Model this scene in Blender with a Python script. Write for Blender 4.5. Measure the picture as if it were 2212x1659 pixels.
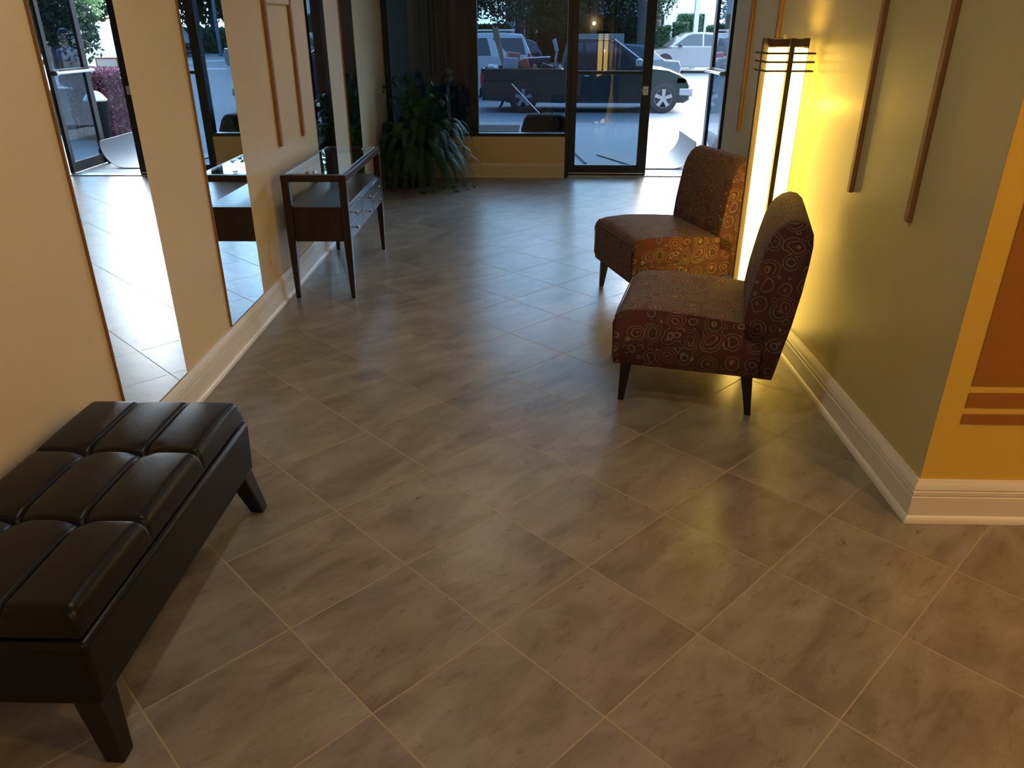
import bpy, bmesh, math, random
from mathutils import Vector, Matrix
S = bpy.context.scene
for o in list(bpy.data.objects): bpy.data.objects.remove(o)
PI = math.pi
random.seed(7)

# ---------------------------------------------------------------- camera
CAM_H = 1.546
PT, YAW = math.radians(25.264), math.radians(1.3724)
cam = bpy.data.cameras.new('camera'); camo = bpy.data.objects.new('camera', cam)
S.collection.objects.link(camo)
cam.sensor_width = 36.0; cam.sensor_fit = 'HORIZONTAL'
cam.lens = 36.0*1627.9/2212.0; cam.clip_start = .02; cam.clip_end = 500
camo.location = (0, 0, CAM_H)
camo.rotation_euler = (PI/2-PT, 0, YAW)
S.camera = camo
# ---------------------------------------------------------------- world
W = bpy.data.worlds.new('world'); S.world = W; W.use_nodes = True
nt = W.node_tree; nt.nodes.clear()
wo = nt.nodes.new('ShaderNodeOutputWorld'); bg = nt.nodes.new('ShaderNodeBackground')
# evening sky: soft blue dome with a broad bright glow low over the street
tc = nt.nodes.new('ShaderNodeTexCoord'); sx = nt.nodes.new('ShaderNodeSeparateXYZ'); cr = nt.nodes.new('ShaderNodeValToRGB')
nt.links.new(tc.outputs['Generated'], sx.inputs[0]); nt.links.new(sx.outputs['Z'], cr.inputs[0])
cr.color_ramp.elements[0].position = .0; cr.color_ramp.elements[0].color = (.78, .90, 1, 1)
cr.color_ramp.elements[1].position = .5; cr.color_ramp.elements[1].color = (.45, .68, 1, 1)
SKY, GLOW, GEXP = 3.4, 32.0, 12.0
gd = Vector((.50, 1, .40)).normalized()
dt = nt.nodes.new('ShaderNodeVectorMath'); dt.operation = 'DOT_PRODUCT'; nt.links.new(tc.outputs['Generated'], dt.inputs[0]); dt.inputs[1].default_value = gd
def wm(op, a, b):
    n = nt.nodes.new('ShaderNodeMath'); n.operation = op
    for k, v in enumerate((a, b)):
        if isinstance(v, (int, float)): n.inputs[k].default_value = v
        else: nt.links.new(v, n.inputs[k])
    return n.outputs[0]
gw = wm('MULTIPLY', wm('POWER', wm('MAXIMUM', dt.outputs['Value'], 0.0), GEXP), GLOW)
b2 = nt.nodes.new('ShaderNodeBackground'); b2.inputs[0].default_value = (.93, .97, 1, 1); nt.links.new(gw, b2.inputs[1])
nt.links.new(cr.outputs[0], bg.inputs[0]); bg.inputs[1].default_value = SKY
ad = nt.nodes.new('ShaderNodeAddShader'); nt.links.new(bg.outputs[0], ad.inputs[0]); nt.links.new(b2.outputs[0], ad.inputs[1])
nt.links.new(ad.outputs[0], wo.inputs[0])
# ---------------------------------------------------------------- lights of the room
def area(name, loc, size, power, col, rot=(0, 0, 0), shape='DISK'):
    l = bpy.data.lights.new(name, 'AREA'); l.shape = shape; l.size = size; l.energy = power; l.color = col
    o = bpy.data.objects.new(name, l); o.location = loc; o.rotation_euler = rot; S.collection.objects.link(o); return o
AMBER = (1, .58, .20)
area('hall_downlight', (-.4, 2.2, 2.70), .18, 7.5, (1, .94, .82))
area('hall_downlight', (-.4, 5.6, 2.70), .18, 4, (1, .82, .60))
area('lobby_downlight', (2.3, .5, 2.70), .18, 26, AMBER)
area('lobby_downlight', (3.4, 1.0, 2.70), .18, 16, (1, .42, .12))
area('lobby_downlight', (.6, -1.6, 2.70), .18, 13, (1, .95, .84))

S.view_settings.view_transform = 'Standard'; S.view_settings.look = 'None'
S.view_settings.gamma = 1; S.view_settings.use_curve_mapping = False
S.view_settings.exposure = 0.35

# ---------------------------------------------------------------- node helpers
class NM:
    def __init__(s, name):
        s.m = bpy.data.materials.new(name); s.m.use_nodes = True; s.t = s.m.node_tree; s.t.nodes.clear()
        s.out = s.t.nodes.new('ShaderNodeOutputMaterial')
    def n(s, typ, **kw):
        n = s.t.nodes.new('ShaderNode'+typ)
        for k, v in kw.items(): setattr(n, k, v)
        return n
    def l(s, a, b): s.t.links.new(a, b)
    def math(s, op, a, b=None, c=None):
        n = s.n('Math', operation=op)
        for i, v in enumerate((a, b, c)):
            if v is None: continue
            if isinstance(v, (int, float)): n.inputs[i].default_value = v
            else: s.l(v, n.inputs[i])
        return n.outputs[0]
    def mix(s, f, a, b, typ='MIX'):
        n = s.n('MixRGB', blend_type=typ)
        for i, v in enumerate((f, a, b)):
            if isinstance(v, (int, float)): n.inputs[i].default_value = v
            elif isinstance(v, tuple): n.inputs[i].default_value = (*v[:3], 1)
            else: s.l(v, n.inputs[i])
        return n.outputs[0]
    def ramp(s, f, stops, interp='LINEAR'):
        n = s.n('ValToRGB'); e = n.color_ramp.elements; n.color_ramp.interpolation = interp
        while len(e) < len(stops): e.new(.5)
        for q, (p, c) in zip(e, stops): q.position = p; q.color = (*c[:3], 1) if isinstance(c, tuple) else (c, c, c, 1)
        s.l(f, n.inputs[0]); return n.outputs[0]
    def noise(s, vec, scale, detail=4, rough=.55, dist=0):
        n = s.n('TexNoise'); n.inputs['Scale'].default_value = scale; n.inputs['Detail'].default_value = detail
        n.inputs['Roughness'].default_value = rough; n.inputs['Distortion'].default_value = dist
        if vec is not None: s.l(vec, n.inputs['Vector'])
        return n.outputs[0]
    def obj(s): return s.n('TexCoord').outputs['Object']
    def bsdf(s, col, rough=.5, metal=0, spec=.5, bump=None, bstr=.2, bdist=.01, sheen=0, coat=0):
        b = s.n('BsdfPrincipled')
        if isinstance(col, tuple): b.inputs['Base Color'].default_value = (*col[:3], 1)
        else: s.l(col, b.inputs['Base Color'])
        if isinstance(rough, (int, float)): b.inputs['Roughness'].default_value = rough
        else: s.l(rough, b.inputs['Roughness'])
        b.inputs['Metallic'].default_value = metal; b.inputs['Specular IOR Level'].default_value = spec
        b.inputs['Coat Weight'].default_value = coat; b.inputs['Coat Roughness'].default_value = .08
        if sheen: b.inputs['Sheen Weight'].default_value = sheen
        if bump is not None:
            bn = s.n('Bump'); bn.inputs['Strength'].default_value = bstr; bn.inputs['Distance'].default_value = bdist
            s.l(bump, bn.inputs['Height']); s.l(bn.outputs[0], b.inputs['Normal'])
        s.l(b.outputs[0], s.out.inputs[0]); return b

def plain(name, col, rough=.5, metal=0, spec=.5, var=.12, scale=20, bstr=.05, coat=0):
    m = NM(name); nz = m.noise(m.obj(), scale)
    c = m.mix(nz, tuple(max(0, v*(1-var)) for v in col), tuple(min(1, v*(1+var)) for v in col))
    m.bsdf(c, rough, metal, spec, bump=nz, bstr=bstr, coat=coat); return m.m

M = {}
# -- floor: diagonal porcelain tile
FLX, FLY = -.9662, 2.4927    # one tile corner
def floor_mat():
    m = NM('floor_tile'); v = m.obj()
    mp = m.n('Mapping', vector_type='TEXTURE'); m.l(v, mp.inputs[0])
    # grid origin of one tile corner and the tile size
    mp.inputs['Location'].default_value = (FLX, FLY, 0); mp.inputs['Rotation'].default_value = (0, 0, math.radians(45.4))
    mp.inputs['Scale'].default_value = (.409, .409, .409)
    sp = m.n('SeparateXYZ'); m.l(mp.outputs[0], sp.inputs[0])
    def edge(c):
        f = m.math('FRACT', c); return m.math('MINIMUM', f, m.math('SUBTRACT', 1, f))
    d = m.math('MINIMUM', edge(sp.outputs[0]), edge(sp.outputs[1]))
    grout = m.math('LESS_THAN', d, .0050)
    fl = m.n('VectorMath', operation='FLOOR'); m.l(mp.outputs[0], fl.inputs[0])
    wn = m.n('TexWhiteNoise'); m.l(fl.outputs[0], wn.inputs['Vector'])
    off = m.n('VectorMath', operation='MULTIPLY_ADD'); m.l(wn.outputs['Color'], off.inputs[0]); off.inputs[1].default_value = (40, 40, 40)
    m.l(mp.outputs[0], off.inputs[2])
    st = m.n('Mapping'); m.l(off.outputs[0], st.inputs[0]); st.inputs['Scale'].default_value = (1.0, 2.2, 1)
    n1 = m.noise(st.outputs[0], 1.5, 8, .62, .5); n2 = m.noise(st.outputs[0], 6, 10, .78, .4); n3 = m.noise(off.outputs[0], 1.1, 2, .5)
    base = m.ramp(n1, [(.30, (.155, .126, .095)), (.5, (.250, .218, .178)), (.70, (.335, .308, .262))])
    spots = m.ramp(n2, [(.34, 1.0), (.46, 0.0)])
    base = m.mix(m.math('MULTIPLY', spots, .62), base, (.115, .075, .045))
    base = m.mix(m.math('MULTIPLY', m.ramp(n3, [(.35, 0.0), (.7, 1.0)]), .35), base, (.24, .225, .20))
    base = m.mix(.16, base, m.mix(1, base, wn.outputs['Value'], 'MULTIPLY'))
    col = m.mix(grout, base, (.37, .31, .215))
    rough = m.math('ADD', m.math('MULTIPLY', n2, .16), .22)
    rough = m.math('ADD', rough, m.math('MULTIPLY', grout, .6))
    h = m.math('SUBTRACT', m.math('MULTIPLY', n1, .35), m.math('MULTIPLY', grout, .8))
    fb = m.bsdf(col, rough, spec=.55, bump=h, bstr=.25, bdist=.003)
    m.l(m.math('MULTIPLY', m.math('SUBTRACT', 1, grout), .58), fb.inputs['Specular IOR Level']); return m.m

M['floor'] = floor_mat()

def wall_mat(name, col, rough=.45):
    m = NM(name); v = m.obj(); nz = m.noise(v, 3, 3); fine = m.noise(v, 260, 2)
    c = m.mix(nz, tuple(x*.94 for x in col), tuple(min(1, x*1.05) for x in col))
    m.bsdf(c, rough, spec=.4, bump=fine, bstr=.12, bdist=.002); return m.m
M['wall'] = wall_mat('cream_wall_paint', (.70, .585, .385))
M['wall_r'] = wall_mat('lamp_tinted_cream_satin_paint', (.52, .455, .22), .36)  # same cream paint as the left wall, lamp's yellow put into the colour
M['wall_o'] = wall_mat('gold_wall_paint', (.68, .46, .075))
M['paint_brown'] = wall_mat('rust_brown_paint', (.32, .13, .022))
M['ceiling'] = wall_mat('ceiling_paint', (.7, .66, .58), .8)
M['base'] = wall_mat('white_trim_paint', (.72, .69, .62), .35)
M['base_dim'] = wall_mat('tan_trim_paint', (.64, .51, .30), .4)
M['ochre'] = wall_mat('ochre_wall_paint', (.62, .43, .17), .45)
M['pale'] = plain('cream_building_paint', (.80, .80, .78), .85, scale=30, bstr=.2)
M['stucco'] = plain('dark_stucco', (.035, .045, .045), .8, scale=40, bstr=.4)
M['pier'] = plain('grey_pier_paint', (.10, .11, .12), .7)
M['facade'] = plain('pale_facade_stucco', (.42, .43, .44), .85, scale=30, bstr=.2)

def wood_mat(name, a, b, rough=.35, scale=6, spec=.5):
    m = NM(name); v = m.obj(); mp = m.n('Mapping'); m.l(v, mp.inputs[0]); mp.inputs['Scale'].default_value = (6, 6, .7)
    nz = m.noise(mp.outputs[0], scale, 6, .6, 1.2); c = m.ramp(nz, [(.3, a), (.7, b)])
    m.bsdf(c, rough, spec=spec, bump=nz, bstr=.08, bdist=.003); return m.m
M['mahogany'] = wood_mat('dark_mahogany', (.010, .0035, .003), (.028, .009, .006), .28)
M['espresso'] = wood_mat('espresso_leg_wood', (.004, .003, .0025), (.009, .006, .005), .4)
M['slat'] = wood_mat('oak_brown_slat', (.23, .10, .030), (.36, .18, .065), .5)
M['lampwood'] = wood_mat('dark_lamp_wood', (.05, .032, .018), (.10, .062, .032), .45)
M['bronze'] = plain('dark_bronze_aluminium', (.018, .016, .017), .38, .3)
M['steel'] = plain('brushed_steel', (.55, .56, .58), .3, 1, var=.05)
M['knob'] = plain('pewter_knob', (.6, .58, .55), .22, 1, var=.05)
M['plate'] = plain('ivory_plastic', (.66, .58, .42), .4)
M['mirror_edge'] = plain('mirror_edge_wood', (.28, .15, .05), .4)
def mirror_mat():
    m = NM('silvered_mirror'); b = m.bsdf((.90, .93, .93), .006, 1, .5); return m.m
M['mirror'] = mirror_mat()
def glass(name, tint, refl=1.0, base=.04):
    m = NM(name); lw = m.n('LayerWeight'); lw.inputs[0].default_value = .5
    f = m.math('ADD', m.math('MULTIPLY', m.math('POWER', lw.outputs['Facing'], 5), .9*refl), base*refl)
    tr = m.n('BsdfTransparent'); tr.inputs[0].default_value = (*tint, 1)
    gl = m.n('BsdfGlossy'); gl.inputs['Roughness'].default_value = .01; gl.inputs[0].default_value = (1, 1, 1, 1)
    mx = m.n('MixShader'); m.l(f, mx.inputs[0]); m.l(tr.outputs[0], mx.inputs[1]); m.l(gl.outputs[0], mx.inputs[2])
    m.l(mx.outputs[0], m.out.inputs[0]); return m.m
M['tint'] = glass('tinted_blue_glass', (.315, .405, .485), 1, .035)
M['tint_dark'] = glass('dark_tinted_glass', (.32, .39, .43), 1, .03)
M['clear'] = glass('clear_table_glass', (.86, .92, .90), 1, .05)

def leather():
    m = NM('black_leather'); v = m.obj(); n1 = m.noise(v, 7, 4, .6); n2 = m.noise(v, 240, 3, .6)
    vo = m.n('TexVoronoi'); vo.inputs['Scale'].default_value = 190; m.l(v, vo.inputs['Vector'])
    c = m.mix(n1, (.0045, .0042, .004), (.010, .009, .008))
    r = m.math('ADD', m.math('MULTIPLY', n1, .20), .26)
    h = m.math('ADD', m.math('MULTIPLY', vo.outputs[0], .6), n1)
    m.bsdf(c, r, spec=.25, bump=h, bstr=.10, bdist=.004); return m.m
M['leather'] = leather()

def fabric():
    m = NM('swirl_circle_upholstery'); v = m.obj()
    wob = m.noise(v, 9, 2); w3 = m.n('VectorMath', operation='MULTIPLY_ADD'); cc = m.n('CombineXYZ')
    m.l(wob, cc.inputs[0]); m.l(wob, cc.inputs[1]); m.l(wob, cc.inputs[2])
    m.l(cc.outputs[0], w3.inputs[0]); w3.inputs[1].default_value = (.05, .05, .05); m.l(v, w3.inputs[2])
    def vor(scale, seed):
        mp = m.n('Mapping'); m.l(w3.outputs[0], mp.inputs[0]); mp.inputs['Location'].default_value = (seed, seed*.7, seed*.3)
        x = m.n('TexVoronoi'); x.inputs['Scale'].default_value = scale; x.inputs['Randomness'].default_value = .42
        m.l(mp.outputs[0], x.inputs['Vector']); return x
    A = vor(11.5, 0); B = vor(22, 3.1)
    d = A.outputs['Distance']
    P1, P2, P3, LN = (.105, .040, .036), (.058, .042, .032), (.085, .055, .035), (.28, .205, .135)
    ring = m.ramp(d, [(.0, P1), (.10, P1), (.115, LN), (.14, P2), (.22, P2), (.235, LN), (.26, P3), (.34, P1), (.355, LN), (.385, P1), (.45, P2), (.465, LN), (.49, P1), (.56, P1), (.575, LN), (.60, P2), (1, P2)])
    ring2 = m.ramp(B.outputs['Distance'], [(.0, P1), (.24, P2), (.27, LN), (.32, P1), (1, P1)])
    out = m.math('GREATER_THAN', d, .62); c = m.mix(out, ring, ring2)
    c = m.mix(.22, c, m.mix(1, c, A.outputs['Color'], 'MULTIPLY'))
    weave = m.noise(v, 500, 2)
    c = m.mix(.35, c, m.mix(1, c, m.ramp(weave, [(.3, .4), (.7, 1.3)]), 'MULTIPLY'))
    m.bsdf(c, .85, spec=.12, bump=m.math('ADD', weave, m.math('MULTIPLY', d, 2)), bstr=.25, bdist=.003, sheen=.04); return m.m
M['fabric'] = fabric()
M['piping'] = plain('dark_plum_piping', (.07, .03, .03), .7)
M['pot'] = plain('dark_glazed_pot', (.022, .018, .014), .35)
M['soil'] = plain('potting_soil', (.03, .02, .012), .95, scale=60, bstr=.5)
def leafmat(name, a, b, rough=.5, tr=.25):
    m = NM(name); v = m.obj(); nz = m.noise(v, 6, 3); c = m.mix(m.ramp(nz, [(.35, 0.0), (.65, 1.0)]), a, b)
    b_ = m.bsdf(c, rough, spec=.3); t = m.n('BsdfTranslucent'); m.l(c, t.inputs[0])
    mx = m.n('MixShader'); mx.inputs[0].default_value = tr; m.l(b_.outputs[0], mx.inputs[1]); m.l(t.outputs[0], mx.inputs[2])
    m.l(mx.outputs[0], m.out.inputs[0]); return m.m
M['fern'] = leafmat('fern_green', (.014, .042, .012), (.036, .085, .022), tr=.15)
M['tree'] = leafmat('tree_leaf_green', (.035, .085, .035), (.09, .16, .06))
M['tree_l'] = leafmat('light_tree_leaf_green', (.14, .26, .11), (.26, .38, .16), tr=.5)
M['tree_d'] = leafmat('dark_tree_leaf_green', (.015, .035, .022), (.04, .07, .035))
M['hedge'] = leafmat('hedge_green', (.05, .12, .07), (.10, .20, .11))
M['purple'] = leafmat('purple_hedge_leaf', (.10, .03, .06), (.24, .09, .15))
M['grass'] = leafmat('verge_grass', (.05, .14, .03), (.12, .24, .06), .8)
M['bark'] = plain('grey_bark', (.16, .145, .125), .9, scale=14, bstr=.6)
M['concrete'] = plain('sidewalk_concrete', (.36, .36, .36), .85, scale=5, var=.12, bstr=.15)
def asphalt():
    m = NM('street_asphalt'); v = m.obj(); n1 = m.noise(v, .35, 4); n2 = m.noise(v, 90, 2)
    c = m.mix(n1, (.22, .225, .235), (.32, .325, .335)); m.bsdf(c, .8, bump=n2, bstr=.3); return m.m
M['asphalt'] = asphalt()
M['white_paint'] = plain('white_road_paint', (.75, .75, .75), .7)
M['stone'] = plain('cream_stone', (.60, .56, .48), .8, scale=9, var=.2, bstr=.4)
M['brown_stone'] = plain('brown_stone', (.16, .10, .075), .8, scale=9, var=.2, bstr=.4)
M['rubber'] = plain('black_rubber', (.02, .02, .022), .8)
M['rubber_mat'] = plain('dark_grey_rubber_mat', (.13, .135, .145), .6)
M['tire'] = plain('tyre_rubber', (.03, .03, .032), .75)
M['alloy'] = plain('alloy_wheel', (.42, .42, .44), .35, .8)
M['green_car'] = plain('dark_green_car_paint', (.005, .022, .021), .3, .1, coat=.5, var=.03, bstr=0)
M['grey_car'] = plain('blue_grey_car_paint', (.12, .16, .20), .3, .3, coat=1, var=.03, bstr=0)
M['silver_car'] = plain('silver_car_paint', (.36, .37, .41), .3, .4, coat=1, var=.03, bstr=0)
M['white_car'] = plain('white_car_paint', (.66, .68, .68), .3, 0, coat=1, var=.02, bstr=0)
M['black_car'] = plain('black_car_paint', (.02, .022, .026), .3, 0, coat=1, var=.03, bstr=0)
M['cgl'] = plain('car_window_glass', (.015, .025, .04), .06, 0, 1, var=.05, bstr=0)
M['chrome'] = plain('chrome_trim', (.7, .7, .72), .15, 1, var=.03)
M['red_lens'] = plain('red_tail_lens', (.75, .03, .05), .25)
M['clear_lens'] = plain('clear_lamp_lens', (.7, .74, .78), .2)
M['black'] = plain('black_fabric', (.008, .009, .010), .9, 0, .15, scale=30, bstr=.3)
M['darkplastic'] = plain('black_plastic', (.005, .006, .010), .5)
M['whiteplastic'] = plain('white_plastic', (.70, .72, .72), .4)
M['skin'] = plain('skin', (.36, .19, .12), .55)
M['denim'] = plain('dark_denim', (.004, .006, .014), .9)
M['shirt'] = plain('purple_grey_shirt', (.16, .13, .19), .85)
M['hair'] = plain('dark_hair', (.02, .013, .01), .6)
M['tan_sticks'] = plain('pale_wood_sticks', (.36, .25, .15), .7)
M['orange'] = plain('orange_plastic', (.50, .12, .05), .45)
M['pinkred'] = plain('faded_red_plastic', (.55, .20, .18), .5)
M['greybox'] = plain('pale_grey_board', (.34, .38, .42), .6)
M['bluegrey'] = plain('blue_grey_metal', (.16, .20, .25), .4, .4)

# ---------------------------------------------------------------- mesh helpers
class MB:
    def __init__(s): s.bm = bmesh.new()
    def poly(s, verts, faces):
        vs = [s.bm.verts.new(v) for v in verts]
        for f in faces:
            try: s.bm.faces.new([vs[i] for i in f])
            except ValueError: pass
        return s
    def box(s, a, b, mtx=None):
        x0, y0, z0 = a; x1, y1, z1 = b
        v = [(x0,y0,z0),(x1,y0,z0),(x1,y1,z0),(x0,y1,z0),(x0,y0,z1),(x1,y0,z1),(x1,y1,z1),(x0,y1,z1)]
        if mtx: v = [mtx @ Vector(p) for p in v]
        return s.poly(v, [(0,3,2,1),(4,5,6,7),(0,1,5,4),(1,2,6,5),(2,3,7,6),(3,0,4,7)])
    def cbox(s, c, d, rot=(0,0,0)):
        m = Matrix.Translation(c) @ (Matrix.Rotation(rot[2],4,'Z') @ Matrix.Rotation(rot[1],4,'Y') @ Matrix.Rotation(rot[0],4,'X'))
        return s.box((-d[0]/2,-d[1]/2,-d[2]/2),(d[0]/2,d[1]/2,d[2]/2), m)
    def loft(s, loops, cap=True, close=True):
        n = len(loops[0]); vs = []
        for lp in loops: vs += list(lp)
        fs = []
        for i in range(len(loops)-1):
            for j in range(n if close else n-1):
                a, b = i*n+j, i*n+(j+1) % n; fs.append((a, b, b+n, a+n))
        if cap: fs.append(tuple(range(n-1,-1,-1))); fs.append(tuple(range((len(loops)-1)*n, len(loops)*n)))
        return s.poly(vs, fs)
    def tube(s, pts, r, n=10, cap=True):
        pts = [Vector(p) for p in pts]; rs = r if isinstance(r, (list, tuple)) else [r]*len(pts); loops = []
        for i, p in enumerate(pts):
            d = (pts[min(i+1,len(pts)-1)]-pts[max(i-1,0)]).normalized()
            u = d.cross(Vector((0,0,1)));
            if u.length < 1e-3: u = d.cross(Vector((0,1,0)))
            u.normalize(); w = d.cross(u)
            loops.append([p+(u*math.cos(2*PI*k/n)+w*math.sin(2*PI*k/n))*rs[i] for k in range(n)])
        return s.loft(loops, cap)
    def lathe(s, prof, n=24, c=(0,0,0)):
        loops = [[(c[0]+r*math.cos(2*PI*k/n), c[1]+r*math.sin(2*PI*k/n), c[2]+z) for k in range(n)] for r, z in prof]
        return s.loft(loops, True)
    def taper(s, c0, d0, c1, d1):
        def lp(c, d): return [(c[0]-d[0]/2,c[1]-d[1]/2,c[2]),(c[0]+d[0]/2,c[1]-d[1]/2,c[2]),(c[0]+d[0]/2,c[1]+d[1]/2,c[2]),(c[0]-d[0]/2,c[1]+d[1]/2,c[2])]
        return s.loft([lp(c0,d0), lp(c1,d1)])
    def prism(s, prof, a, b, axis='y'):
        f = {'y': lambda p,t:(p[0],t,p[1]), 'x': lambda p,t:(t,p[0],p[1]), 'z': lambda p,t:(p[0],p[1],t)}[axis]
        n = len(prof)
        vs = [f(p,a) for p in prof]+[f(p,b) for p in prof]
        fs = [tuple(range(n-1,-1,-1)), tuple(range(n,2*n))]+[(i,(i+1)%n,(i+1)%n+n,i+n) for i in range(n)]
        return s.poly(vs, fs)
    def build(s, name, mat, parent=None, bevel=0, seg=2, smooth=True, sub=0, ang=40):
        bm = s.bm; bmesh.ops.recalc_face_normals(bm, faces=bm.faces)
        me = bpy.data.meshes.new(name); bm.to_mesh(me); bm.free()
        o = bpy.data.objects.new(name, me); S.collection.objects.link(o)
        me.materials.append(mat if not isinstance(mat, str) else M[mat])
        if smooth:
            for p in me.polygons: p.use_smooth = True
            try: me.set_sharp_from_angle(angle=math.radians(ang))
            except Exception: pass
        if bevel:
            md = o.modifiers.new('bevel','BEVEL'); md.width = bevel; md.segments = seg; md.limit_method = 'ANGLE'; md.angle_limit = math.radians(35)
            md.harden_normals = False
        if sub:
            md = o.modifiers.new('sub','SUBSURF'); md.levels = sub; md.render_levels = sub
        if parent: o.parent = parent
        return o
def tag(o, label, cat, group=None, kind=None):
    o['label'] = label; o['category'] = cat
    if group: o['group'] = group
    if kind: o['kind'] = kind
    return o
def thing(name, label, cat, loc=(0,0,0), rz=0, group=None, kind=None):
    o = bpy.data.objects.new(name, None); o.empty_display_size = .1; o.location = loc; o.rotation_euler = (0,0,rz)
    S.collection.objects.link(o); return tag(o, label, cat, group, kind)
def struct(mb, name, mat, label=None, parent=None, **kw):
    o = mb.build(name, mat, parent, **kw)
    if parent is None: o['kind'] = 'structure'
    if label: o['label'] = label; o['category'] = name.split('_')[0]
    return o
def copy_tree(o, parent=None):
    c = o.copy(); S.collection.objects.link(c); c.parent = parent
    for ch in list(o.children): copy_tree(ch, c)
    return c

# ================================================================ SHELL
TH = .015          # the long left wall runs a hair off square
def Lrot(o):       # place things modelled in the left wall's own frame (x out of the wall, y along it)
    o.location = (-1.475, 0, 0); o.rotation_euler = (0, 0, TH); return o
struct(MB().poly([(-1.8,-3.2,0),(4.2,-3.2,0),(4.2,8.97,0),(-1.8,8.97,0),(-1.8,-3.2,-.1),(4.2,-3.2,-.1),(4.2,8.97,-.1),(-1.8,8.97,-.1)],
      [(0,1,2,3),(7,6,5,4),(0,4,5,1),(1,5,6,2),(2,6,7,3),(3,7,4,0)]), 'floor', 'floor', 'diagonally laid brown and grey mottled tile floor', smooth=False)
struct(MB().box((-1.8,-3.2,2.75),(4.2,9.05,2.85)), 'ceiling', 'ceiling', 'plain pale ceiling', smooth=False)
Lrot(struct(MB().box((-.15,-3.1,0),(0,8.95,2.75)), 'wall_left', 'wall', 'long cream wall with the tall mirror strips', smooth=False))
struct(MB().box((1.335,2.215,0),(1.455,5.53,2.75)), 'wall_right', 'wall_r', 'cream satin wall behind the lamp and chairs', smooth=False)
wr = struct(MB().box((1.456,2.215,0),(4.0,2.335,2.75)), 'wall_return', 'wall_o', 'gold painted wall facing the camera at right', smooth=False)
wr2 = struct(MB().box((1.3355,2.2135,0),(1.456,2.2149,2.75)), 'wall_return_edge', 'wall_o', 'gold painted end of the right wall', smooth=False)
p = MB().box((1.418,2.2105,.512),(3.4,2.213,2.2)).build('painted_rectangle','paint_brown', wr, smooth=False); p['label'] = 'rust brown painted rectangle'
for z0, z1 in ((.435,.487),(.374,.410)):
    p = MB().box((1.417,2.2105,z0),(3.4,2.213,z1)).build('painted_stripe','paint_brown', wr, smooth=False); p['label'] = 'rust brown painted stripe'
struct(MB().box((1.456,5.41,0),(2.9,5.53,2.75)), 'wall_jog', 'wall', smooth=False)
struct(MB().box((2.9,5.41,0),(3.02,8.98,2.75)), 'wall_right_front', 'wall', smooth=False)
struct(MB().box((4.0,-3.1,0),(4.12,2.335,2.75)), 'wall_right_back', 'wall', smooth=False)
struct(MB().box((-1.6,-3.2,0),(4.12,-3.08,2.75)), 'wall_back', 'wall', smooth=False)
struct(MB().box((-1.60,8.83,0),(.383,8.98,.445)), 'wall_front', 'ochre', 'low ochre wall under the front window', smooth=False)
struct(MB().box((2.19,8.90,0),(2.9,9.02,2.75)).box((.30,8.90,2.42),(2.19,9.02,2.75)).box((-1.6,8.90,2.42),(.30,9.02,2.75)), 'wall_front_upper', 'wall', smooth=False)

def bb_profile(t):   # (out of wall, z): plinth shoe, grooves, cap
    return [(0,0),(t+.013,0),(t+.013,.012),(t+.006,.022),(t,.026),(t,.098),(t-.004,.101),(t-.004,.104),(t,.107),(t,.120),(t-.004,.123),
            (t-.004,.126),(t,.129),(t-.003,.142),(t-.009,.150),(t-.013,.160),(0,.160)]
pr = [(x, z) for x, z in bb_profile(.022)]
Lrot(struct(MB().prism([(x,z) for x,z in pr], -3.08, 8.79), 'baseboard_left', 'base', 'white moulded baseboard along the left wall'))
# prism() runs along y with (x,z) profile
def mitred(path, dirs):
    return MB().loft([[(px+dx*x, py+dy*x, z) for x, z in pr] for (px, py), (dx, dy) in zip(path, dirs)])
struct(mitred([(1.335,5.53),(1.335,2.2135),(4.0,2.2135)], [(-1,0),(-1,-1),(0,-1)]), 'baseboard_right', 'base', 'white moulded baseboard turning the corner under the gold wall')
struct(MB().prism([(8.83-x,z) for x,z in pr], -1.6, .383, 'x'), 'baseboard_front', 'base_dim', 'tan baseboard under the window wall')

# ---- storefront: window with two panes, closed door leaf, open door leaf
w1 = MB().box((-.687,8.86,.445),(-.587,8.98,2.42)).box((-1.60,8.86,.445),(-1.56,8.98,2.42)).box((-1.56,8.86,.445),(-.687,8.98,.478)) \
     .box((-.587,8.86,.445),(.383,8.98,.478)).box((-1.56,8.86,2.36),(.383,8.98,2.42))
w1 = struct(w1, 'window_1', 'bronze', 'fixed storefront window in a dark bronze frame', bevel=.003)
g = MB().box((-.587,8.915,.478),(.383,8.921,2.36)).build('pane','tint', w1, smooth=False)
g = MB().box((-1.56,8.915,.478),(-.687,8.921,2.36)).build('pane','tint_dark', w1, smooth=False); g['label'] = 'darker left pane'
d0 = struct(MB().box((.383,8.86,0),(.425,8.99,2.42)).box((2.19,8.86,0),(2.232,8.99,2.42)).box((.425,8.86,2.15),(2.19,8.99,2.21)).box((.425,8.86,2.38),(2.19,8.99,2.42)),
       'trim_1', 'bronze', 'dark bronze door frame', bevel=.003)
MB().box((.425,8.92,2.21),(2.19,8.926,2.38)).build('transom_pane','tint', d0, smooth=False)
struct(MB().box((.425,8.90,0.001),(2.19,9.05,.012)), 'trim_2', 'steel', 'metal door threshold')
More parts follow.
